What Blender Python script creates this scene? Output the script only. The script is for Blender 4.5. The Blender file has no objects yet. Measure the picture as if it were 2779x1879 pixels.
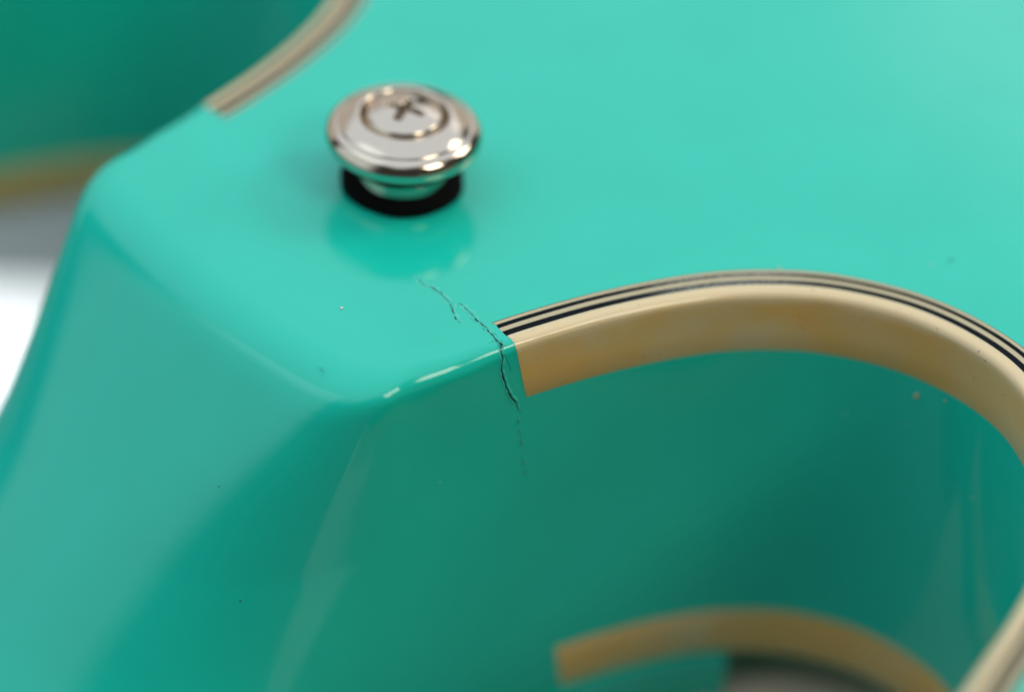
import bpy, bmesh, math, random
import numpy as np
from mathutils import Matrix, Vector
random.seed(7); rng = np.random.default_rng(7)
S = 0.001                                   # everything below is written in millimetres
sc = bpy.context.scene
COL = sc.collection

# ------------------------------------------------------------------ camera
CR, CU, CB = (0.753812, -0.654851, 0.054213), (0.381593, 0.503398, 0.775243), (-0.534964, -0.563702, 0.62932)
CPOS = (-136.85, -160.05, 153.45)
cam = bpy.data.cameras.new('camera'); camo = bpy.data.objects.new('camera', cam); COL.objects.link(camo)
camo.matrix_world = Matrix(((CR[0], CU[0], CB[0], CPOS[0]*S), (CR[1], CU[1], CB[1], CPOS[1]*S),
                            (CR[2], CU[2], CB[2], CPOS[2]*S), (0, 0, 0, 1)))
cam.sensor_width = 36; cam.lens = 100.73; cam.clip_start = 0.005; cam.clip_end = 50
cam.dof.use_dof = True; cam.dof.focus_distance = 0.2455; cam.dof.aperture_fstop = 6.2; cam.dof.aperture_blades = 9
sc.camera = camo

# ------------------------------------------------------------------ world, lamps, exposure
w = bpy.data.worlds.new('World'); sc.world = w; w.use_nodes = True
bg = w.node_tree.nodes['Background']; bg.inputs[0].default_value = (1.0, 0.97, 0.9, 1); bg.inputs[1].default_value = 0.05
sc.view_settings.view_transform = 'Standard'; sc.view_settings.look = 'None'
sc.view_settings.exposure = 0; sc.view_settings.gamma = 1

def area(name, loc, facing, sx, sy, radiance, color, soft=0.0):
    L = bpy.data.lights.new(name, 'AREA'); L.shape = 'RECTANGLE'; L.size = sx; L.size_y = sy
    L.energy = radiance * math.pi * sx * sy; L.color = color
    o = bpy.data.objects.new(name, L); COL.objects.link(o); o.location = loc
    o.rotation_euler = (-Vector(facing)).to_track_quat('Z', 'Y').to_euler()
    if soft:                                            # panel brightness fades towards its rim like a real diffuser
        L.use_nodes = True; nt = L.node_tree; em = nt.nodes['Emission']; g = nt.nodes.new('ShaderNodeNewGeometry')
        sp = nt.nodes.new('ShaderNodeSeparateXYZ'); nt.links.new(g.outputs['Parametric'], sp.inputs[0]); prev = None
        for ax in (0, 1):
            m1 = nt.nodes.new('ShaderNodeMath'); m1.operation = 'PINGPONG'; m1.inputs[1].default_value = 0.5; nt.links.new(sp.outputs[ax], m1.inputs[0])
            m2 = nt.nodes.new('ShaderNodeMapRange'); m2.interpolation_type = 'SMOOTHSTEP'; m2.inputs[1].default_value = 0; m2.inputs[2].default_value = soft
            m2.inputs[3].default_value = 0.0; m2.inputs[4].default_value = 1.0; nt.links.new(m1.outputs[0], m2.inputs[0])
            if prev is None: prev = m2
            else:
                m3 = nt.nodes.new('ShaderNodeMath'); m3.operation = 'MULTIPLY'; nt.links.new(prev.outputs[0], m3.inputs[0]); nt.links.new(m2.outputs[0], m3.inputs[1]); nt.links.new(m3.outputs[0], em.inputs['Strength'])
    return o
def aimed(name, d, dist, *a): d = Vector(d).normalized(); return area(name, d*dist, -d, *a)
area('ceiling_bounce', (1.0, 1.1, 2.0), (0, 0, -1), 5.6, 5.6, 1.0, (0.86, 0.99, 1.12), 0.17)
area('wall_left', (-1.3, 0.9, 0.9), (1, 0, 0), 2.6, 6.2, 0.82, (0.84, 1.0, 1.05), 0.22)
area('wall_far', (1.1, 3.6, 0.85), (0, -1, 0), 4.8, 2.3, 0.60, (1.0, 0.95, 0.88))
area('wall_right', (3.5, 1.6, 0.85), (-1, 0, 0), 2.3, 4.0, 0.60, (1.0, 0.95, 0.86))
sl = bpy.data.lights.new('cloth_fill_spot', 'SPOT'); sl.energy = 260; sl.spot_size = math.radians(7); sl.spot_blend = 0.5; sl.shadow_soft_size = 0.06  # spot added only to whiten the blurred cloth
so = bpy.data.objects.new('cloth_fill_spot', sl); COL.objects.link(so); so.location = (-0.15, 0.85, 1.6)
so.rotation_euler = (Vector(so.location)-Vector((-0.03, 0.168, -0.13))).to_track_quat('Z', 'Y').to_euler()
aimed('softbox_right', (0.83, -0.36, 0.64), 1.0, 0.28, 0.36, 8.5, (1, 0.94, 0.77))
aimed('softbox_front', (0.13, -0.70, 0.66), 1.0, 0.32, 0.32, 8.5, (1, 0.94, 0.77))

# ------------------------------------------------------------------ materials
def mat(name, color, rough=0.3, metal=0.0, coat=0.0, spec=0.5):
    m = bpy.data.materials.new(name); m.use_nodes = True
    b = m.node_tree.nodes['Principled BSDF']
    b.inputs['Base Color'].default_value = (*color, 1); b.inputs['Roughness'].default_value = rough
    b.inputs['Metallic'].default_value = metal; b.inputs['Coat Weight'].default_value = coat
    b.inputs['Specular IOR Level'].default_value = spec
    return m, m.node_tree.nodes, m.node_tree.links, b
def noise(n, l, scale, detail=3, coord='Object', rough=0.5):
    tc = n.new('ShaderNodeTexCoord'); t = n.new('ShaderNodeTexNoise')
    t.inputs['Scale'].default_value = scale; t.inputs['Detail'].default_value = detail; t.inputs['Roughness'].default_value = rough
    l.new(tc.outputs[coord], t.inputs['Vector']); return t
def ramp(n, l, src, stops):
    r = n.new('ShaderNodeValToRGB'); e = r.color_ramp.elements
    while len(e) < len(stops): e.new(0.5)
    for k, (p, c) in enumerate(stops): e[k].position = p; e[k].color = (*c, 1)
    l.new(src, r.inputs[0]); return r

TEAL = (0.010, 0.56, 0.43)
paint, n, l, b = mat('gloss_teal_lacquer', TEAL, 0.05)
t = noise(n, l, 90, 4); r = ramp(n, l, t.outputs[0], [(0.3, (0.009, 0.545, 0.418)), (0.7, (0.011, 0.575, 0.442))])
l.new(r.outputs[0], b.inputs['Base Color'])
t = noise(n, l, 2600, 3); rr = ramp(n, l, t.outputs[0], [(0.35, (0.06,)*3), (0.8, (0.10,)*3)]); t3 = noise(n, l, 110, 5, rough=0.65); r3 = ramp(n, l, t3.outputs[0], [(0.42, (0, 0, 0)), (0.72, (0.07,)*3)])
ad = n.new('ShaderNodeMath'); l.new(rr.outputs[0], ad.inputs[0]); l.new(r3.outputs[0], ad.inputs[1]); l.new(ad.outputs[0], b.inputs['Roughness'])
t = noise(n, l, 420, 2); bp_ = n.new('ShaderNodeBump'); bp_.inputs['Strength'].default_value = 0.02; bp_.inputs['Distance'].default_value = 0.0004
l.new(t.outputs[0], bp_.inputs['Height']); l.new(bp_.outputs[0], b.inputs['Normal'])

lip, n, l, b = mat('lifted_teal_lacquer', (0.06, 0.60, 0.48), 0.18)
dark, n, l, b = mat('open_crack_dark', (0.004, 0.010, 0.009), 0.8, spec=0.1)

crack_shade, n, l, b = mat('crack_shade_green', (0.006, 0.10, 0.08), 0.6)  # dark green paints the shade inside the upper crack and its tail
cream, n, l, b = mat('aged_cream_plastic', (0.62, 0.40, 0.14), 0.05)
t = noise(n, l, 58, 4, rough=0.55); r = ramp(n, l, t.outputs[0], [(0.32, (0.68, 0.52, 0.32)), (0.43, (0.72, 0.49, 0.23)), (0.54, (0.76, 0.44, 0.14)), (0.66, (0.72, 0.47, 0.20))])
t2 = noise(n, l, 2100, 2); r2 = ramp(n, l, t2.outputs[0], [(0.235, (0.25, 0.18, 0.10)), (0.27, (1, 1, 1))])
mx = n.new('ShaderNodeMix'); mx.data_type = 'RGBA'; mx.blend_type = 'MULTIPLY'; mx.inputs[0].default_value = 1
tz = n.new('ShaderNodeTexCoord'); sz = n.new('ShaderNodeSeparateXYZ'); l.new(tz.outputs['Object'], sz.inputs[0])
nz = noise(n, l, 160, 3); az = n.new('ShaderNodeMath'); az.operation = 'MULTIPLY_ADD'; l.new(nz.outputs[0], az.inputs[0]); az.inputs[1].default_value = 0.0016; l.new(sz.outputs[2], az.inputs[2])
mz = n.new('ShaderNodeMapRange'); mz.inputs[1].default_value = 0.0440; mz.inputs[2].default_value = 0.0450; l.new(az.outputs[0], mz.inputs[0])   # paler towards the top edge only
ms = n.new('ShaderNodeMix'); ms.data_type = 'RGBA'; l.new(mz.outputs[0], ms.inputs[0]); l.new(r.outputs[0], ms.inputs[6]); ms.inputs[7].default_value = (0.80, 0.62, 0.38, 1)
l.new(ms.outputs[2], mx.inputs[6]); l.new(r2.outputs[0], mx.inputs[7]); l.new(mx.outputs[2], b.inputs['Base Color'])
b.inputs['Subsurface Weight'].default_value = 0.35; b.inputs['Subsurface Radius'].default_value = (1.0, 0.55, 0.2); b.inputs['Subsurface Scale'].default_value = 0.0012

ivory, n, l, b = mat('ivory_purfling', (0.52, 0.44, 0.27), 0.25)
black, n, l, b = mat('black_purfling', (0.004, 0.007, 0.009), 0.2, spec=0.05)
tc = n.new('ShaderNodeTexCoord'); mp = n.new('ShaderNodeMapping'); mp.inputs['Scale'].default_value = (1, 1, 1); l.new(tc.outputs['Object'], mp.inputs[0])
dst = n.new('ShaderNodeVectorMath'); dst.operation = 'DISTANCE'; l.new(tc.outputs['Object'], dst.inputs[0]); dst.inputs[1].default_value = (0.0150, -0.0268, 0.044)
fine = noise(n, l, 4200, 5, rough=0.75)
rb = ramp(n, l, dst.outputs['Value'], [(0.0060, (1, 1, 1)), (0.0080, (0, 0, 0))]); rf = ramp(n, l, fine.outputs[0], [(0.44, (0, 0, 0)), (0.58, (1, 1, 1))])
mm = n.new('ShaderNodeMath'); mm.operation = 'MULTIPLY'; l.new(rb.outputs[0], mm.inputs[0]); l.new(rf.outputs[0], mm.inputs[1])
mx = n.new('ShaderNodeMix'); mx.data_type = 'RGBA'; l.new(mm.outputs[0], mx.inputs[0]); mx.inputs[6].default_value = (0.004, 0.007, 0.009, 1); mx.inputs[7].default_value = (0.30, 0.31, 0.29, 1)
l.new(mx.outputs[2], b.inputs['Base Color'])
ad = n.new('ShaderNodeMath'); ad.operation = 'MULTIPLY_ADD'; l.new(mm.outputs[0], ad.inputs[0]); ad.inputs[1].default_value = 0.5; ad.inputs[2].default_value = 0.12; l.new(ad.outputs[0], b.inputs['Roughness'])
glue, n, l, b = mat('dark_glue_seam', (0.05, 0.06, 0.04), 0.4)

nickel, n, l, b = mat('polished_nickel', (0.62, 0.53, 0.44), 0.06, 1.0)
t = noise(n, l, 1500, 4); rr = ramp(n, l, t.outputs[0], [(0.35, (0.09,)*3), (0.75, (0.15,)*3)]); l.new(rr.outputs[0], b.inputs['Roughness'])
recess_shade, n, l, b = mat('shaded_recess_metal', (0.45, 0.38, 0.31), 0.35, 1.0)  # darker nickel paints the shade deep in the cross recess
felt, n, l, b = mat('black_felt', (0.004, 0.004, 0.0045), 0.95, spec=0.1)
t = noise(n, l, 4000, 3); bb = n.new('ShaderNodeBump'); bb.inputs['Distance'].default_value = 0.0002; l.new(t.outputs[0], bb.inputs['Height']); l.new(bb.outputs[0], b.inputs['Normal'])
bench, n, l, b = mat('dark_bench_top', (0.06, 0.065, 0.065), 0.5)
t = noise(n, l, 30, 4); r = ramp(n, l, t.outputs[0], [(0.3, (0.08, 0.10, 0.10)), (0.7, (0.10, 0.125, 0.125))]); l.new(r.outputs[0], b.inputs['Base Color'])
white, n, l, b = mat('white_cloth', (0.88, 0.88, 0.88), 0.9)
stripecard, n, l, b = mat('grey_stripe_card', (0.50, 0.53, 0.53), 0.8)
pad, n, l, b = mat('pinkish_grey_pad', (0.42, 0.35, 0.31), 0.85)
t = noise(n, l, 500, 3); r = ramp(n, l, t.outputs[0], [(0.3, (0.74, 0.52, 0.40)), (0.7, (0.80, 0.58, 0.46))]); l.new(r.outputs[0], b.inputs['Base Color'])
rosewood, n, l, b = mat('dark_rosewood', (0.045, 0.025, 0.016), 0.45)
t = noise(n, l, 300, 5); r = ramp(n, l, t.outputs[0], [(0.3, (0.03, 0.016, 0.01)), (0.7, (0.06, 0.035, 0.02))]); l.new(r.outputs[0], b.inputs['Base Color'])
dustw, n, l, b = mat('pale_dust', (0.75, 0.74, 0.68), 0.9)
dustc, n, l, b = mat('cream_crumb', (0.62, 0.48, 0.27), 0.9)
dustd, n, l, b = mat('dark_lint', (0.015, 0.05, 0.045), 0.9)

# ------------------------------------------------------------------ mesh helpers
def mesh_obj(name, verts, faces, material, parent=None, smooth=True, flat_faces=()):
    me = bpy.data.meshes.new(name)
    me.from_pydata([(x*S, y*S, z*S) for x, y, z in verts], [], faces)
    me.materials.append(material)
    if smooth:
        fl = np.ones(len(me.polygons), bool)
        for i in flat_faces: fl[i] = False
        me.polygons.foreach_set('use_smooth', fl)
    me.update()
    bm = bmesh.new(); bm.from_mesh(me); bmesh.ops.recalc_face_normals(bm, faces=bm.faces[:]); bm.to_mesh(me); bm.free()
    o = bpy.data.objects.new(name, me); COL.objects.link(o)
    if parent: o.parent = parent
    return o
def tag(o, label, cat, group=None):
    o['label'] = label; o['category'] = cat
    if group: o['group'] = group

# ------------------------------------------------------------------ table (setting)
tv = [(-900, -900, -135), (900, -900, -135), (900, 900, -135), (-900, 900, -135), (-900, -900, -160), (900, -900, -160), (900, 900, -160), (-900, 900, -160)]
tab = mesh_obj('tabletop', tv, [(0, 1, 2, 3), (4, 7, 6, 5), (0, 4, 5, 1), (1, 5, 6, 2), (2, 6, 7, 3), (3, 7, 4, 0)], bench, smooth=False)
tab['kind'] = 'structure'

def slab(name, cx, cy, rot, lx, ly, z0, z1, rad, m, wave=0.0, nx=24, ny=16):
    V = []; F = []; ca, sa = math.cos(rot), math.sin(rot)
    def z(i, j):
        e = min(i, nx-i)/nx*lx; g = min(j, ny-j)/ny*ly; d = min(e, g, rad)
        return z1 - (rad - math.sqrt(max(0, rad*rad-(rad-d)**2))) + wave*(math.sin(i*0.9+0.4*j)+math.cos(j*0.7-0.3*i))*min(1, d/rad)
    for i in range(nx+1):
        for j in range(ny+1):
            x, y = (i/nx-0.5)*lx, (j/ny-0.5)*ly; V.append((cx+x*ca-y*sa, cy+x*sa+y*ca, z(i, j)))
    W_ = ny+1; F = [(i*W_+j, (i+1)*W_+j, (i+1)*W_+j+1, i*W_+j+1) for i in range(nx) for j in range(ny)]
    loop = [i*W_ for i in range(nx+1)] + [nx*W_+j for j in range(1, ny+1)] + [i*W_+ny for i in range(nx-1, -1, -1)] + [j for j in range(ny-1, 0, -1)]
    n0 = len(V); V += [(V[k][0], V[k][1], z0) for k in loop]; n_ = len(loop)
    F += [(loop[k], n0+k, n0+(k+1) % n_, loop[(k+1) % n_]) for k in range(n_)] + [tuple(range(n0, n0+n_))]
    return mesh_obj(name, V, F, m)
cl = slab('white_cloth', -50, 188.5, math.radians(-41), 230, 84, -134.7, -131.5, 2.0, white, 0.35, 46, 20)
tag(cl, 'bright white cloth lying on the bench beyond the neck, far out of focus', 'cloth')
ps = slab('added_stripe_card', 8, -256, math.radians(4), 150, 128, -134.8, -134.0, 0.5, stripecard, 0.05, 24, 10)
ps['kind'] = 'structure'                            # added out of frame; its reflection puts a soft stripe in the heel wall
pd = slab('support_pad', 47, -31, math.radians(-41), 120, 64, -134.8, -50, 7.0, pad, 0.0, 60, 40)
tag(pd, 'pinkish grey pad under the guitar, seen through the near cutaway below the lower binding', 'pad')

# ------------------------------------------------------------------ guitar body outline (plan view, ridge line at the back edge)
half = [(-11.2, -21.95), (-8.2, -22.3), (-5, -22.75), (0.5, -23.95), (5, -25.25), (10, -27.1), (14.5, -29.4), (19, -32.9), (22, -36.6),
        (24.2, -40.8), (25.3, -45.6), (25.2, -50.5), (23.6, -55), (20.3, -60), (15.5, -64.6), (9, -68.4), (2.1, -71.3), (-4.5, -73.5),
        (-14, -77), (-24, -83), (-31, -92), (-33, -104), (-28, -118), (-14, -132), (10, -144), (45, -150), (90, -143), (140, -130),
        (185, -126), (240, -140), (290, -168), (340, -192), (390, -190), (430, -160), (455, -110), (466, -50), (468, 0)]
ctl = half + [(x, -y) for x, y in half[-2::-1]]
def catmull(P, step):
    P = np.array(P, float); Q = np.vstack([2*P[0]-P[1], P, 2*P[-1]-P[-2]]); out = []
    for i in range(1, len(Q)-2):
        a, b, c, d = Q[i-1], Q[i], Q[i+1], Q[i+2]; n_ = max(2, int(np.linalg.norm(c-b)/step(b)))
        for k in range(n_):
            t = k/n_; out.append(0.5*((2*b)+(c-a)*t+(2*a-5*b+4*c-d)*t*t+(-a+3*b-3*c+d)*t**3))
    out.append(Q[-2]); return np.array(out)
WALL = catmull(ctl, lambda p: 0.45 if (p[0] < 60 and abs(p[1]) < 90) else 4.0)
for _ in range(6): WALL[1:-1] = 0.25*WALL[:-2] + 0.5*WALL[1:-1] + 0.25*WALL[2:]
tg = np.gradient(WALL, axis=0); tg /= np.linalg.norm(tg, axis=1)[:, None]
NRM = np.c_[tg[:, 1], -tg[:, 0]]                       # outward (near wall: -y)
ARC = np.r_[0, np.cumsum(np.linalg.norm(np.diff(WALL, axis=0), axis=1))]
LEN = ARC[-1]
def sm(x, a, b): t = np.clip((x-a)/(b-a), 0, 1); return t*t*(3-2*t)
DEPTH = 44.5
def fil_r(s):                                          # edge rounding: soft at the heel, crisp along the binding
    s = np.minimum(s, LEN-s); return 1.5 - 0.80*sm(s, 0, 7.5)
def inset(dn, r): k = np.clip(r-dn, 0, None); return r - np.sqrt(np.clip(r*r-k*k, 0, None))
def shear(x, y, dn, nx=0, ny=0): return x + 0.047*dn, y
def wall_pos(s, dn, off=0.0):                          # point on the side wall (or its rounded edge), off = mm proud of it
    s = np.asarray(s, float); dn = np.asarray(dn, float)
    px = np.interp(s, ARC, WALL[:, 0]); py = np.interp(s, ARC, WALL[:, 1])
    nx = np.interp(s, ARC, NRM[:, 0]); ny = np.interp(s, ARC, NRM[:, 1])
    u = -inset(dn, fil_r(s)) + 0.030*np.maximum(dn, 0) + off
    x, y = shear(px+nx*u, py+ny*u, np.maximum(dn, 0)); return x, y
def plane_pos(s, u):                                   # on the back plate, u = mm inwards of the ridge
    px = np.interp(s, ARC, WALL[:, 0]); py = np.interp(s, ARC, WALL[:, 1])
    nx = np.interp(s, ARC, NRM[:, 0]); ny = np.interp(s, ARC, NRM[:, 1]); return px-nx*u, py-ny*u

# heel slope: distance the heel front has advanced towards the neck at each depth
ang0 = math.radians(51); R0 = 6.5
path = [(0.0, 0.0)]; ds = 0.05; s_ = 0.0; u_, d_ = 0.0, 0.0
while d_ < DEPTH and u_ < 96:
    e_ = min(1, s_/(R0*ang0*1.25)); a_ = ang0*e_*e_*(3-2*e_)*0.35 + ang0*e_*0.65
    a_ -= math.radians(42)*float(sm(s_, 32, 58))
    u_ += ds*math.cos(a_); d_ += ds*math.sin(a_); s_ += ds; path.append((u_, d_))
path = np.array(path); path[:, 0] -= R0*math.tan(ang0/2)
def front(dn): return np.interp(dn, path[:, 1], path[:, 0])
X0 = -20.5; BOW = 2.3
dns = sorted(set([0.0] + [0.65*(1-math.cos(math.radians(a))) for a in range(8, 91, 9)] + [1.5*(1-math.cos(math.radians(a))) for a in range(8, 91, 9)]
      + [float(d) for d in path[::12, 1] if d < 40] + list(np.linspace(0.9, DEPTH, 40))))
dd = [dns[0]]
for d in dns[1:]:
    if d - dd[-1] > 0.012 or d == DEPTH: dd.append(d)
dns = dd
NS, NA, NF = 22, 26, 40; NHEEL = 230; KW = 7
def heel_ring(dn, extra=0.0):                          # far side -> arc -> front -> arc -> near side, closes the wall outline
    x1, y1 = wall_pos(LEN, dn, -extra); x0, y0 = wall_pos(0.0, dn, -extra)
    xf = X0 - front(dn) + extra
    ins = inset(dn, 1.5) + extra - 0.030*dn
    wd = 20.95
    rl = 3.7 + 0.62*dn; rl = rl if rl < 9 else 9 + 7.5*math.tanh((rl-9)/7.5)
    rc = min(rl, x0-xf-1.2, wd - ins - 0.4)
    ye = wd - ins
    bow = lambda y: (BOW + 0.03*dn)*(1-min(1, abs(y)/wd)**2)
    m0 = NRM[0]; tx, ty = m0[1], -m0[0]                 # wall tangent at its start, pointing to the neck
    if tx > 0: tx, ty = -tx, -ty
    def side(t):                                        # hermite from the wall start to the corner
        ax_, bx = x0, xf+rc; L = abs(bx-ax_); h00 = 2*t**3-3*t*t+1; h10 = t**3-2*t*t+t; h01 = 3*t*t-2*t**3; h11 = t**3-t*t
        return (h00*ax_ + h10*L*tx + h01*bx - h11*L, h00*y0 + h10*L*ty - h01*ye)
    sd = [side(k/NS) for k in range(1, NS)]
    pts = [(x, -y) for x, y in sd]
    for k in range(NA):
        a = math.pi/2*k/NA; y = ye-rc+rc*math.cos(a); x = xf+rc-rc*math.sin(a); pts.append((x-bow(y)*math.sin(a), y))
    for k in range(NF+1):
        y = (ye-rc)*(1-2*k/NF); pts.append((xf-bow(y), y))
    for k in range(1, NA+1):
        a = math.pi/2*(1-k/NA); y = -(ye-rc+rc*math.cos(a)); x = xf+rc-rc*math.sin(a); pts.append((x-bow(y)*math.sin(a), y))
    pts = pts + sd[::-1]
    # even spacing, then soften so that flanks, corners and front flow into each other more and more with depth
    cx_, cy_ = wall_pos(ARC, dn, -extra); CTX = 40
    full = np.array(list(zip(cx_[-CTX:], cy_[-CTX:])) + pts + list(zip(cx_[:CTX], cy_[:CTX])))
    d = np.r_[0, np.cumsum(np.linalg.norm(np.diff(full, axis=0), axis=1))]
    h = 0.15; t = np.arange(0, d[-1], h); fx = np.interp(t, d, full[:, 0]); fy = np.interp(t, d, full[:, 1])
    sg = (0.35 + 0.22*dn)/h; sg = min(sg, 4.2/h); kk = np.arange(-int(3*sg), int(3*sg)+1); ker = np.exp(-0.5*(kk/sg)**2); ker /= ker.sum()
    px = np.pad(fx, len(kk)//2, mode='reflect', reflect_type='odd'); py = np.pad(fy, len(kk)//2, mode='reflect', reflect_type='odd')
    gx = np.convolve(px, ker, 'valid'); gy = np.convolve(py, ker, 'valid')
    a_, b_ = d[CTX-1-KW], d[-CTX+KW]; u = np.linspace(a_, b_, NHEEL+2)[1:-1]
    wgt = sm(np.minimum(u-a_, b_-u), 0.0, 2.5)
    x_ = np.interp(u, t, gx)*wgt + np.interp(u, t, fx)*(1-wgt); y_ = np.interp(u, t, gy)*wgt + np.interp(u, t, fy)*(1-wgt)
    return list(zip(x_, y_))
verts = []; rings = []
def add_ring(dn, extra=0.0):
    s = ARC
    x, y = wall_pos(s, dn, -extra)
    pts = list(zip(x[KW:len(x)-KW], y[KW:len(y)-KW])) + heel_ring(dn, extra)
    i0 = len(verts); verts.extend([(px, py, -dn) for px, py in pts]); rings.append((i0, len(pts)))
add_ring(0.0, 0.06)
for d in dns: add_ring(d)
faces = []
for (a, m_), (b_, _) in zip(rings[:-1], rings[1:]):
    faces += [(a+i, a+(i+1) % m_, b_+(i+1) % m_, b_+i) for i in range(m_)]
top = len(faces); faces.append(tuple(range(rings[0][0]+rings[0][1]-1, rings[0][0]-1, -1)))
bot = len(faces); faces.append(tuple(range(rings[-1][0], rings[-1][0]+rings[-1][1])))

guitar = bpy.data.objects.new('electric_guitar', None); COL.objects.link(guitar); guitar.location = (0, 0, -DEPTH*S)
guitar.empty_display_size = 0.05
tag(guitar, 'glossy teal double cutaway guitar lying face down, cracked at its neck heel', 'guitar')
ROOT = guitar
def part(name, v, f, m, parent=None, **k):
    p = parent or ROOT
    if p is ROOT: v = [(x, y, z+DEPTH) for x, y, z in v]
    return mesh_obj(name, v, f, m, p, **k)
body = part('body', verts, faces, paint, flat_faces=(top, bot))

# ------------------------------------------------------------------ binding and purfling
def sweep(name, prof, s0, s1, m, lean=0.18, parent=None):
    """prof: closed list of (kind, a, b): ('p', inset, height) on the back plate, ('w', dn, off) on the wall"""
    base = ARC[(ARC > s0+2.2) & (ARC < s1-2.2)]
    ts = np.r_[np.linspace(0, 2.1, 8), base-s0, s1-s0-2.1+np.linspace(0, 2.1, 8)]; total = s1-s0
    V = []; K = len(prof)
    for kind, a, b in prof:
        dn = a if kind == 'w' else 0.0
        e = lean*dn + 0.05*math.sin(9*a+3*b)
        s = s0 + e + ts*(total-2*e)/total
        if kind == 'p': x, y = plane_pos(s, a); z = np.full_like(x, b)
        else: x, y = wall_pos(s, a, b); z = np.full_like(x, -a)
        V.append(np.c_[x, y, z])
    V = np.stack(V, 1); n_ = len(ts); vv = V.reshape(-1, 3).tolist()
    ff = [(i*K+k, i*K+(k+1) % K, (i+1)*K+(k+1) % K, (i+1)*K+k) for i in range(n_-1) for k in range(K)]
    ff += [tuple(range(K)), tuple(range((n_-1)*K, n_*K))]
    o = part(name, vv, ff, m, parent, flat_faces=(len(ff)-2, len(ff)-1))
    me = o.data; me.set_sharp_from_angle(angle=math.radians(40)); return o
S0 = float(np.interp(-6.0, WALL[:30, 0], ARC[:30])); S1 = LEN - S0
r_ = 0.70; P = 0.035
fil = []
for a in range(0, 91, 9):
    t = math.radians(a); fil.append((r_*(1-math.cos(t)), r_*(1-math.sin(t))))
prof = [('p', 1.28, -0.6), ('p', 1.28, P)] + [('p', r_, P)] 
prof += [('f', d, i) for d, i in fil[1:]] + [('w', 2.0, P), ('w', 4.0, P), ('w', 6.3, P), ('w', 6.45, -0.03), ('w', 6.45, -0.6)]
# rounded edge rows: wall_pos already follows the rounding, so they are wall rows pushed proud
prof = [('w', q[1], P) if q[0] == 'f' else q for q in prof]
bind = sweep('binding', prof, S0, S1, cream)
sweep('binding', [('w', 38.6, -0.6), ('w', 38.6, -0.02), ('w', 38.7, P), ('w', 41.5, P), ('w', 44.1, P), ('w', 44.4, -0.1), ('w', 44.4, -0.6)], S0, S1, cream, lean=0.118)
ZP = 0.022
def line(name, a, b, m, z):
    return sweep(name, [('p', a, -0.3), ('p', a, z), ('p', b, z), ('p', b, -0.3)], S0-0.05*a, S1+0.05*a, m)
line('black_purfling', 1.283, 1.95, black, 0.020)
line('ivory_purfling', 1.953, 2.47, ivory, 0.024)
line('black_purfling', 2.473, 2.97, black, 0.020)
line('ivory_purfling', 2.973, 3.34, ivory, 0.024)
line('glue_seam', 3.342, 3.43, glue, 0.018)

# ------------------------------------------------------------------ neck root and fretboard under the heel
def prism(name, outline, z0, z1, m):
    n_ = len(outline); v = [(x, y, z1) for x, y in outline] + [(x, y, z0) for x, y in outline]
    f = [tuple(range(n_)), tuple(range(2*n_-1, n_-1, -1))] + [(i, n_+i, n_+(i+1) % n_, (i+1) % n_) for i in range(n_)]
    return part(name, v, f, m, smooth=False)
si = ARC[(ARC < 29)][::4]; nx_, ny_ = wall_pos(si, 44.0, 0.8)
edge = list(zip(nx_, ny_)); prism('neck_root', [(-88, -21.5)] + edge + [(edge[-1][0]+3, edge[-1][1]+8), (edge[-1][0]+3, -edge[-1][1]-8)] + [(x, -y) for x, y in edge[::-1]] + [(-88, 21.5)], -52, -44.55, paint)
prism('fretboard', [(-88, -24), (60, -27), (60, 27), (-88, 24)], -58, -52.03, rosewood)

# ------------------------------------------------------------------ strap button
BX, BY = 1.12, 1.37
def lathe(prof, seg=96):
    V = []; F = []; n_ = len(prof)
    for k in range(seg):
        a = 2*math.pi*k/seg
        V += [(r*math.cos(a), r*math.sin(a), z) for r, z in prof]
    for k in range(seg):
        k2 = (k+1) % seg; F += [(k*n_+i, k2*n_+i, k2*n_+i+1, k*n_+i+1) for i in range(n_-1)]
    return V, F
def smooth_prof(P, n_=5):
    q = catmull(P, lambda p: 0.12); return [tuple(x) for x in q]
bp = smooth_prof([(3.0, 1.05), (4.2, 1.07), (4.22, 1.5), (4.1, 2.1), (4.2, 2.8), (4.7, 3.5), (5.6, 3.95), (6.4, 4.3), (6.93, 4.8), (7.08, 5.4), (6.95, 6.0), (6.6, 6.45), (6.15, 6.74)]) \
   + smooth_prof([(6.08, 6.72), (6.0, 6.73), (5.92, 6.84), (5.4, 7.18), (4.9, 7.42), (4.45, 7.58), (4.2, 7.62), (4.0, 7.52), (3.86, 7.2), (3.8, 6.9), (3.5, 6.7), (1.0, 6.7)])
V, F = lathe(bp, 112)
button = part('strap_button', [(x+BX, y+BY, z) for x, y, z in V], F, nickel)
def sub(name, v, f, m, **k):
    return mesh_obj(name, [(x+BX, y+BY, z+DEPTH) for x, y, z in v], f, m, button, **k)
wp = [(2.9, 0.02), (5.35, 0.02), (5.55, 0.2), (5.62, 0.55), (5.54, 0.95), (5.25, 1.12), (2.9, 1.12)]
wp = smooth_prof(wp); V, F = lathe(wp, 80)
V = [(x*(1+0.012*math.sin(5*math.atan2(y, x)+z*2)), y*(1+0.012*math.sin(5*math.atan2(y, x)+z*2)), z) for x, y, z in V]
sub('felt_washer', V, F, felt)
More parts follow.
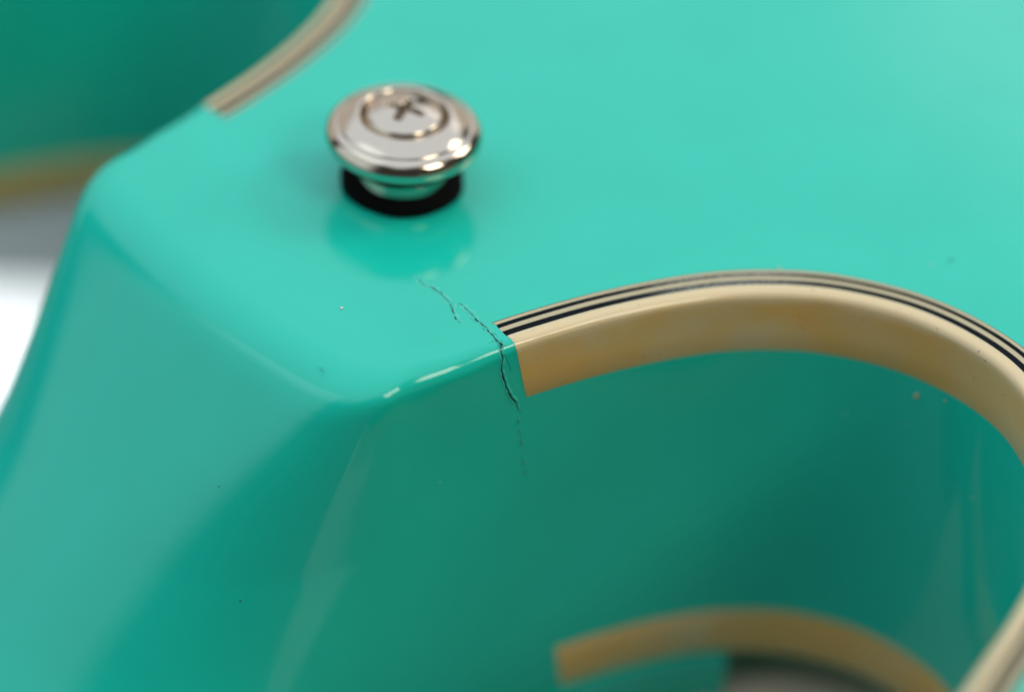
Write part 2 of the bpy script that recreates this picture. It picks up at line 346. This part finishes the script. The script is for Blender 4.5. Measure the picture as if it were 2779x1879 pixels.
# screw: domed head with a cross recess pressed into a polar grid
V = []; F = []; NR, NT = 46, 144; th0 = math.radians(28)
for i in range(NR+1):
    r = 3.62*i/NR
    for k in range(NT):
        a = 2*math.pi*k/NT; x, y = r*math.cos(a), r*math.sin(a)
        z = 8.30 - 0.055*r*r - (0.45*sm(r, 3.25, 3.62))
        c_, s2 = math.cos(th0), math.sin(th0); xr, yr = x*c_+y*s2, -x*s2+y*c_
        arm = lambda p, q: (1-sm(abs(q), 0.30, 0.42)) * (1-sm(abs(p), 1.35, 1.95))
        hole = max(arm(xr, yr), arm(yr, xr), 1-sm(r, 0.35, 0.8))
        z -= 1.4*hole*(1-0.35*min(1, r/1.9))
        V.append((x, y, z))
for i in range(NR):
    for k in range(NT):
        k2 = (k+1) % NT; F.append((i*NT+k, (i+1)*NT+k, (i+1)*NT+k2, i*NT+k2))
n0 = len(V)
for k in range(NT):
    a = 2*math.pi*k/NT; V.append((3.62*math.cos(a), 3.62*math.sin(a), 6.8))
for k in range(NT):
    k2 = (k+1) % NT; F.append((NR*NT+k, n0+k, n0+k2, NR*NT+k2))
scr = sub('screw', V, F, nickel); scr.data.materials.append(recess_shade)
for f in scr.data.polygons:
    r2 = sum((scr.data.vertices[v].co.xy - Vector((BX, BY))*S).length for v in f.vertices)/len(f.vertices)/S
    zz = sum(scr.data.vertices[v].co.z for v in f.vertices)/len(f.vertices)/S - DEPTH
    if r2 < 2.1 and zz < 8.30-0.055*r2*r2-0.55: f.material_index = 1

# ------------------------------------------------------------------ crack in the lacquer
def resample(P, step):
    P = np.array(P, float); d = np.r_[0, np.cumsum(np.linalg.norm(np.diff(P, axis=0), axis=1))]
    t = np.linspace(0, d[-1], max(3, int(d[-1]/step)+1)); return np.stack([np.interp(t, d, P[:, k]) for k in range(P.shape[1])], 1)
def ribbon(V, F, P, N, width, height, base=0.004, jit=0.03):
    """a thin strip with real thickness laid along P (points on the surface), N = outward normals"""
    n_ = len(P); T = np.gradient(P, axis=0); T /= np.linalg.norm(T, axis=1)[:, None]+1e-9
    Bn = np.cross(N, T); Bn /= np.linalg.norm(Bn, axis=1)[:, None]+1e-9
    i0 = len(V); taper = np.minimum(1, np.minimum(np.arange(n_), n_-1-np.arange(n_))/3.0+0.12)
    ks = (-1.0, -0.55, 0.0, 0.55, 1.0); hs = (-0.03/max(height, 1e-6), 0.55, 1.0, 0.55, -0.03/max(height, 1e-6)); K = 5
    def rnd(sig):
        q = np.convolve(rng.normal(0, 1, n_+8), np.array([1, 2, 3, 2, 1])/4.36, 'same')[4:-4]; return q*sig
    rw1, rw2, rj, rh = rnd(0.33), rnd(0.33), rnd(jit), rnd(0.35)
    for i in range(n_):
        wl = width*taper[i]*max(0.25, 0.85+rw1[i])/2; wr = width*taper[i]*max(0.25, 0.85+rw2[i])/2
        c_ = P[i] + Bn[i]*rj[i]; h = height*max(0.2, 0.85+rh[i])*taper[i]
        for k, hh in zip(ks, hs):
            V.append((c_ + Bn[i]*k*(wl if k < 0 else wr) + N[i]*(base + h*hh if hh > 0 else -0.02)).tolist())
    for i in range(n_-1):
        a, b_ = i0+K*i, i0+K*i+K
        F += [(a+k, a+k+1, b_+k+1, b_+k) for k in range(K-1)]
    F += [tuple(i0+k for k in range(K-1, -1, -1)), tuple(i0+K*(n_-1)+k for k in range(K))]
UPN = np.array([0, 0, 1.0])
def on_plane(p): return np.array([[x, y, 0.0] for x, y in p]), None
def on_wall(p):
    out = []; nn = []
    for x, dn in p:
        s = np.interp(x-0.047*dn, WALL[:60, 0], ARC[:60]); X_, Y_ = wall_pos(s, dn)
        nx = np.interp(s, ARC, NRM[:, 0]); ny = np.interp(s, ARC, NRM[:, 1]); r = float(fil_r(s)); k = max(0, (r-dn)/r)
        out.append((float(X_), float(Y_), -dn)); q = math.sqrt(max(0, 1-k*k)); nn.append((nx*q, ny*q, k))
    return np.array(out), np.array(nn)
up = [(-6.67, -9.78), (-6.89, -10.58), (-6.97, -11.49), (-6.66, -12.33), (-6.6, -13.33), (-6.81, -14.38), (-6.81, -14.91)]
fork = [(-6.81, -14.91), (-7.48, -16.11), (-7.85, -16.94), (-7.96, -17.53)]
mid = [(-6.18, -15.29), (-6.23, -16.2), (-6.31, -17.09), (-6.46, -17.66), (-6.56, -18.17), (-6.53, -18.79), (-6.57, -19.35), (-6.74, -20.07), (-6.8, -20.53), (-7.01, -21.29), (-6.96, -21.74), (-7.06, -22.15)]
spur = [[(-6.96, -21.24), (-7.43, -21.13), (-7.91, -21.18)], [(-6.54, -18.86), (-6.79, -19.35), (-7.06, -19.74)], [(-6.6, -18.48), (-6.85, -18.97)], [(-6.75, -20.1), (-6.45, -20.4), (-6.55, -20.9)], [(-6.9, -21.2), (-6.6, -21.5), (-6.75, -21.9)]]
wmain = [(-7.06, 0.02), (-7.10, 0.06), (-7.25, 0.3), (-7.36, 0.6), (-7.24, 1.03), (-7.31, 1.77), (-7.32, 2.43), (-7.13, 3.05), (-6.83, 4.05), (-6.52, 4.95), (-6.23, 5.63), (-5.89, 6.21), (-5.56, 6.68)]
wtail = [(-5.56, 6.68), (-5.40, 7.4), (-5.35, 8.88), (-5.03, 10.28), (-4.81, 11.66), (-4.48, 13.87), (-4.21, 15.81)]
wfork = [[(-7.30, 0.35), (-7.08, 0.72), (-6.73, 1.68), (-6.5, 2.21), (-6.3, 2.95)], [(-5.91, 5.98), (-5.33, 7.23), (-4.96, 8.17)]]
def build(name, lines, m, width, height, step=0.11, jit=0.03, off=None):
    V = []; F = []
    for kind, p in lines:
        q = resample(p, step)
        if kind == 'p': P3 = np.c_[q, np.zeros(len(q))]; N3 = np.tile(UPN, (len(q), 1))
        else: P3, N3 = on_wall(q)
        if off is not None:
            T = np.gradient(P3, axis=0); T /= np.linalg.norm(T, axis=1)[:, None]+1e-9; P3 = P3 + np.cross(N3, T)*off
        ribbon(V, F, P3, N3, width, height, jit=jit)
    return V, F
V, F = build('c', [('p', mid[3:]), ('w', wmain)], dark, 0.22, 0.012, jit=0.015)
crack = part('crack', V, F, dark, smooth=False)
def cpart(name, VF, m, smooth=True): return mesh_obj(name, [(x, y, z+DEPTH) for x, y, z in VF[0]], VF[1], m, crack, smooth=smooth)
cpart('fine_crack', build('c', [('p', s_) for s_ in spur] + [('w', f) for f in wfork], dark, 0.06, 0.008, jit=0.015), dark, False)
cpart('fine_crack', build('c', [('p', up[1:]), ('p', fork), ('p', mid[:4])], crack_shade, 0.17, 0.006, jit=0.015), crack_shade, False)
dash = []
wt = resample(wtail, 0.1); k = 0
while k < len(wt)-6:
    m_ = int(rng.integers(6, 13)); dash.append(('w', wt[k:k+m_])); k += m_ + int(rng.integers(1, 5))
cpart('fine_crack', build('c', dash, crack_shade, 0.15, 0.008, step=0.12, jit=0.03), crack_shade, False)
cpart('lifted_edge', build('c', [('p', up), ('p', fork), ('p', mid[:5])], lip, 0.46, 0.09, jit=0.02, off=0.22), lip)
cpart('lifted_edge', build('c', [('p', up), ('p', mid[:5])], lip, 0.32, 0.05, jit=0.02, off=-0.20), lip)
cpart('lifted_edge', build('c', [('p', mid[3:]), ('w', wmain)], lip, 0.22, 0.08, jit=0.01, off=0.18), lip)
cpart('lifted_edge', build('c', [('p', mid[3:]), ('w', wmain)], lip, 0.15, 0.05, jit=0.01, off=-0.16), lip)
cpart('lifted_edge', build('c', dash, lip, 0.22, 0.08, step=0.12, jit=0.04, off=0.14), lip)
# splinters of lacquer standing up along the break
sv = []; sf = []
for q in resample(mid[3:], 0.42):
    a = rng.random()*6.28; r = 0.10+0.14*rng.random(); cx, cy = q + rng.normal(0, 0.10, 2); h = 0.06+0.12*rng.random(); i0 = len(sv)
    sv += [(cx+r*math.cos(a), cy+r*math.sin(a), -0.01), (cx+r*0.5*math.cos(a+2.2), cy+r*0.5*math.sin(a+2.2), -0.01), (cx+r*0.5*math.cos(a-2.2), cy+r*0.5*math.sin(a-2.2), -0.01), (cx+r*0.7*math.cos(a), cy+r*0.7*math.sin(a), h)]
    sf += [(i0, i0+1, i0+2), (i0, i0+3, i0+1), (i0+1, i0+3, i0+2), (i0+2, i0+3, i0)]
cpart('lacquer_splinters', (sv, sf), lip, False)['kind'] = 'stuff'

# ------------------------------------------------------------------ dust, crumbs and lint lying on the guitar
def blob(name, p, nrm, size, m, label, cat):
    bm = bmesh.new(); bmesh.ops.create_icosphere(bm, subdivisions=2, radius=1)
    q = Vector(nrm).to_track_quat('Z', 'Y').to_matrix(); ph = rng.random(6)*6
    for v in bm.verts:
        c_ = v.co; k = 1+0.22*math.sin(3*c_.x+ph[0])*math.cos(2.5*c_.y+ph[1])+0.15*math.sin(5*c_.z+4*c_.x+ph[2])
        v.co = q @ Vector((c_.x*k*size[0], c_.y*k*size[1], c_.z*k*size[2])) * S
    me = bpy.data.meshes.new(name); bm.to_mesh(me); bm.free(); me.materials.append(m)
    for f in me.polygons: f.use_smooth = True
    o = bpy.data.objects.new(name, me); COL.objects.link(o)
    o.location = (Vector(p)+Vector(nrm).normalized()*size[2]*0.7)*S; tag(o, label, cat)
def fibre(p, nrm, rad, a0, a1, m, label):
    q = Vector(nrm).to_track_quat('Z', 'Y').to_matrix(); V = []; F = []; K = 6; N_ = 14
    for i in range(N_):
        t = a0+(a1-a0)*i/(N_-1); c_ = Vector((rad*math.cos(t), rad*math.sin(t)*0.8, 0.05+0.05*math.sin(3*t))); e = Vector((math.cos(t), math.sin(t), 0))
        for k in range(K):
            a = 2*math.pi*k/K; V.append(c_+e*0.03*math.cos(a)+Vector((0, 0, 0.03*math.sin(a))))
    for i in range(N_-1):
        for k in range(K): F.append((i*K+k, i*K+(k+1) % K, (i+1)*K+(k+1) % K, (i+1)*K+k))
    F += [tuple(range(K)), tuple(range((N_-1)*K, N_*K))]
    o = mesh_obj('lint_fibre', [tuple(q @ v) for v in V], F, m); o.location = Vector(p)*S; tag(o, label, 'lint')
UPV = (0, 0, 1)
blob('dust_speck', (-14.76, -9.83, 0), UPV, (0.17, 0.13, 0.06), dustw, 'white speck on the heel left of the crack and below the strap button', 'dust')
blob('dust_speck', (19.81, -28.68, 0), UPV, (0.12, 0.12, 0.08), dustw, 'white speck on the teal back just behind the crest of the binding curve', 'dust')
blob('dust_speck', (31.07, -36.74, 0), UPV, (0.10, 0.09, 0.06), dustw, 'tiny white speck on the teal back right of the binding crest', 'dust')
blob('crumb', (24.79, -42.31, -8.24), (-0.966, -0.259, 0), (0.18, 0.30, 0.13), dustc, 'cream crumb stuck to the cutaway wall, the largest bit of debris', 'crumb')
blob('dust_speck', (25.34, -45.06, -7.29), (-0.99, -0.14, 0), (0.11, 0.12, 0.05), dustc, 'faint cream speck on the cutaway wall right of the crumb', 'dust')
blob('dust_speck', (24.69, -41.76, -11.82), (-0.951, -0.308, 0), (0.06, 0.07, 0.04), dustw, 'pinpoint white speck on the cutaway wall below the crumb', 'dust')
blob('dust_speck', (22.07, -36.4, -20.34), (-0.823, -0.569, 0), (0.16, 0.19, 0.03), lip, 'pale greenish smudge of dust in the middle of the cutaway wall', 'dust')
blob('dust_speck', (22.23, -36.76, -12.75), (-0.832, -0.555, 0), (0.07, 0.07, 0.04), dustw, 'white speck on the cutaway wall left of the crumb', 'dust')
blob('dust_speck', (25.55, -49.73, -15.58), (-0.992, 0.123, 0), (0.07, 0.08, 0.04), dustw, 'white speck at the right of the cutaway wall, midway down', 'dust')
blob('dust_speck', (25.65, -50.37, -27.71), (-0.981, 0.191, 0), (0.11, 0.12, 0.04), lip, 'pale speck low at the right of the cutaway wall', 'dust')
blob('dust_speck', (-13.22, -21.93, -12.34), (-0.201, -0.979, 0), (0.06, 0.06, 0.04), dustw, 'lone white pinpoint on the dark heel wall left of the crack tail', 'dust')
blob('dust_speck', (-30.54, -13.37, -9.47), (-0.742, -0.389, 0.546), (0.08, 0.07, 0.04), dustd, 'dark speck on the sloping heel face', 'dust')
blob('dust_speck', (-32.4, -18.76, -17.68), (-0.369, -0.704, 0.606), (0.08, 0.08, 0.04), dustd, 'dark speck low on the turn of the heel', 'dust')
blob('dust_speck', (18.99, -32.96, -3.74), (-0.694, -0.72, 0), (0.07, 0.06, 0.04), dustd, 'dark speck in the middle of the cream binding under its crest', 'dust')
blob('dust_speck', (22.89, -38.02, -5.9), (-0.871, -0.491, 0), (0.07, 0.05, 0.04), dustw, 'white speck near the lower edge of the cream binding', 'dust')
for p_, lb in (((-4.5, -20.79, 0.024), 'white pinpoint on the ivory line nearest the cut binding end'), ((-3.81, -20.63, 0.02), 'white pinpoint on the outer black line near its cut end'),
               ((-1.53, -21.17, 0.024), 'white pinpoint on the inner ivory line a little right of the cut end'), ((-3.51, -22.07, 0.03), 'white pinpoint on the cream binding top just past the crack'),
               ((-0.97, -22.34, 0.02), 'white pinpoint on the inner black line left of the crest')):
    blob('dust_speck', p_, UPV, (0.055, 0.05, 0.04), dustw, lb, 'dust')
fibre((33.16, -37.01, 0), UPV, 0.38, 0.2, 2.4, dustd, 'short dark curl of lint on the teal back above the binding curve')
fibre((-21.4, -15.3, -0.10), (-0.3, -0.05, 0.95), 0.30, 0.0, 2.7, dustd, 'tiny dark curl of lint on the rounded front edge of the heel')
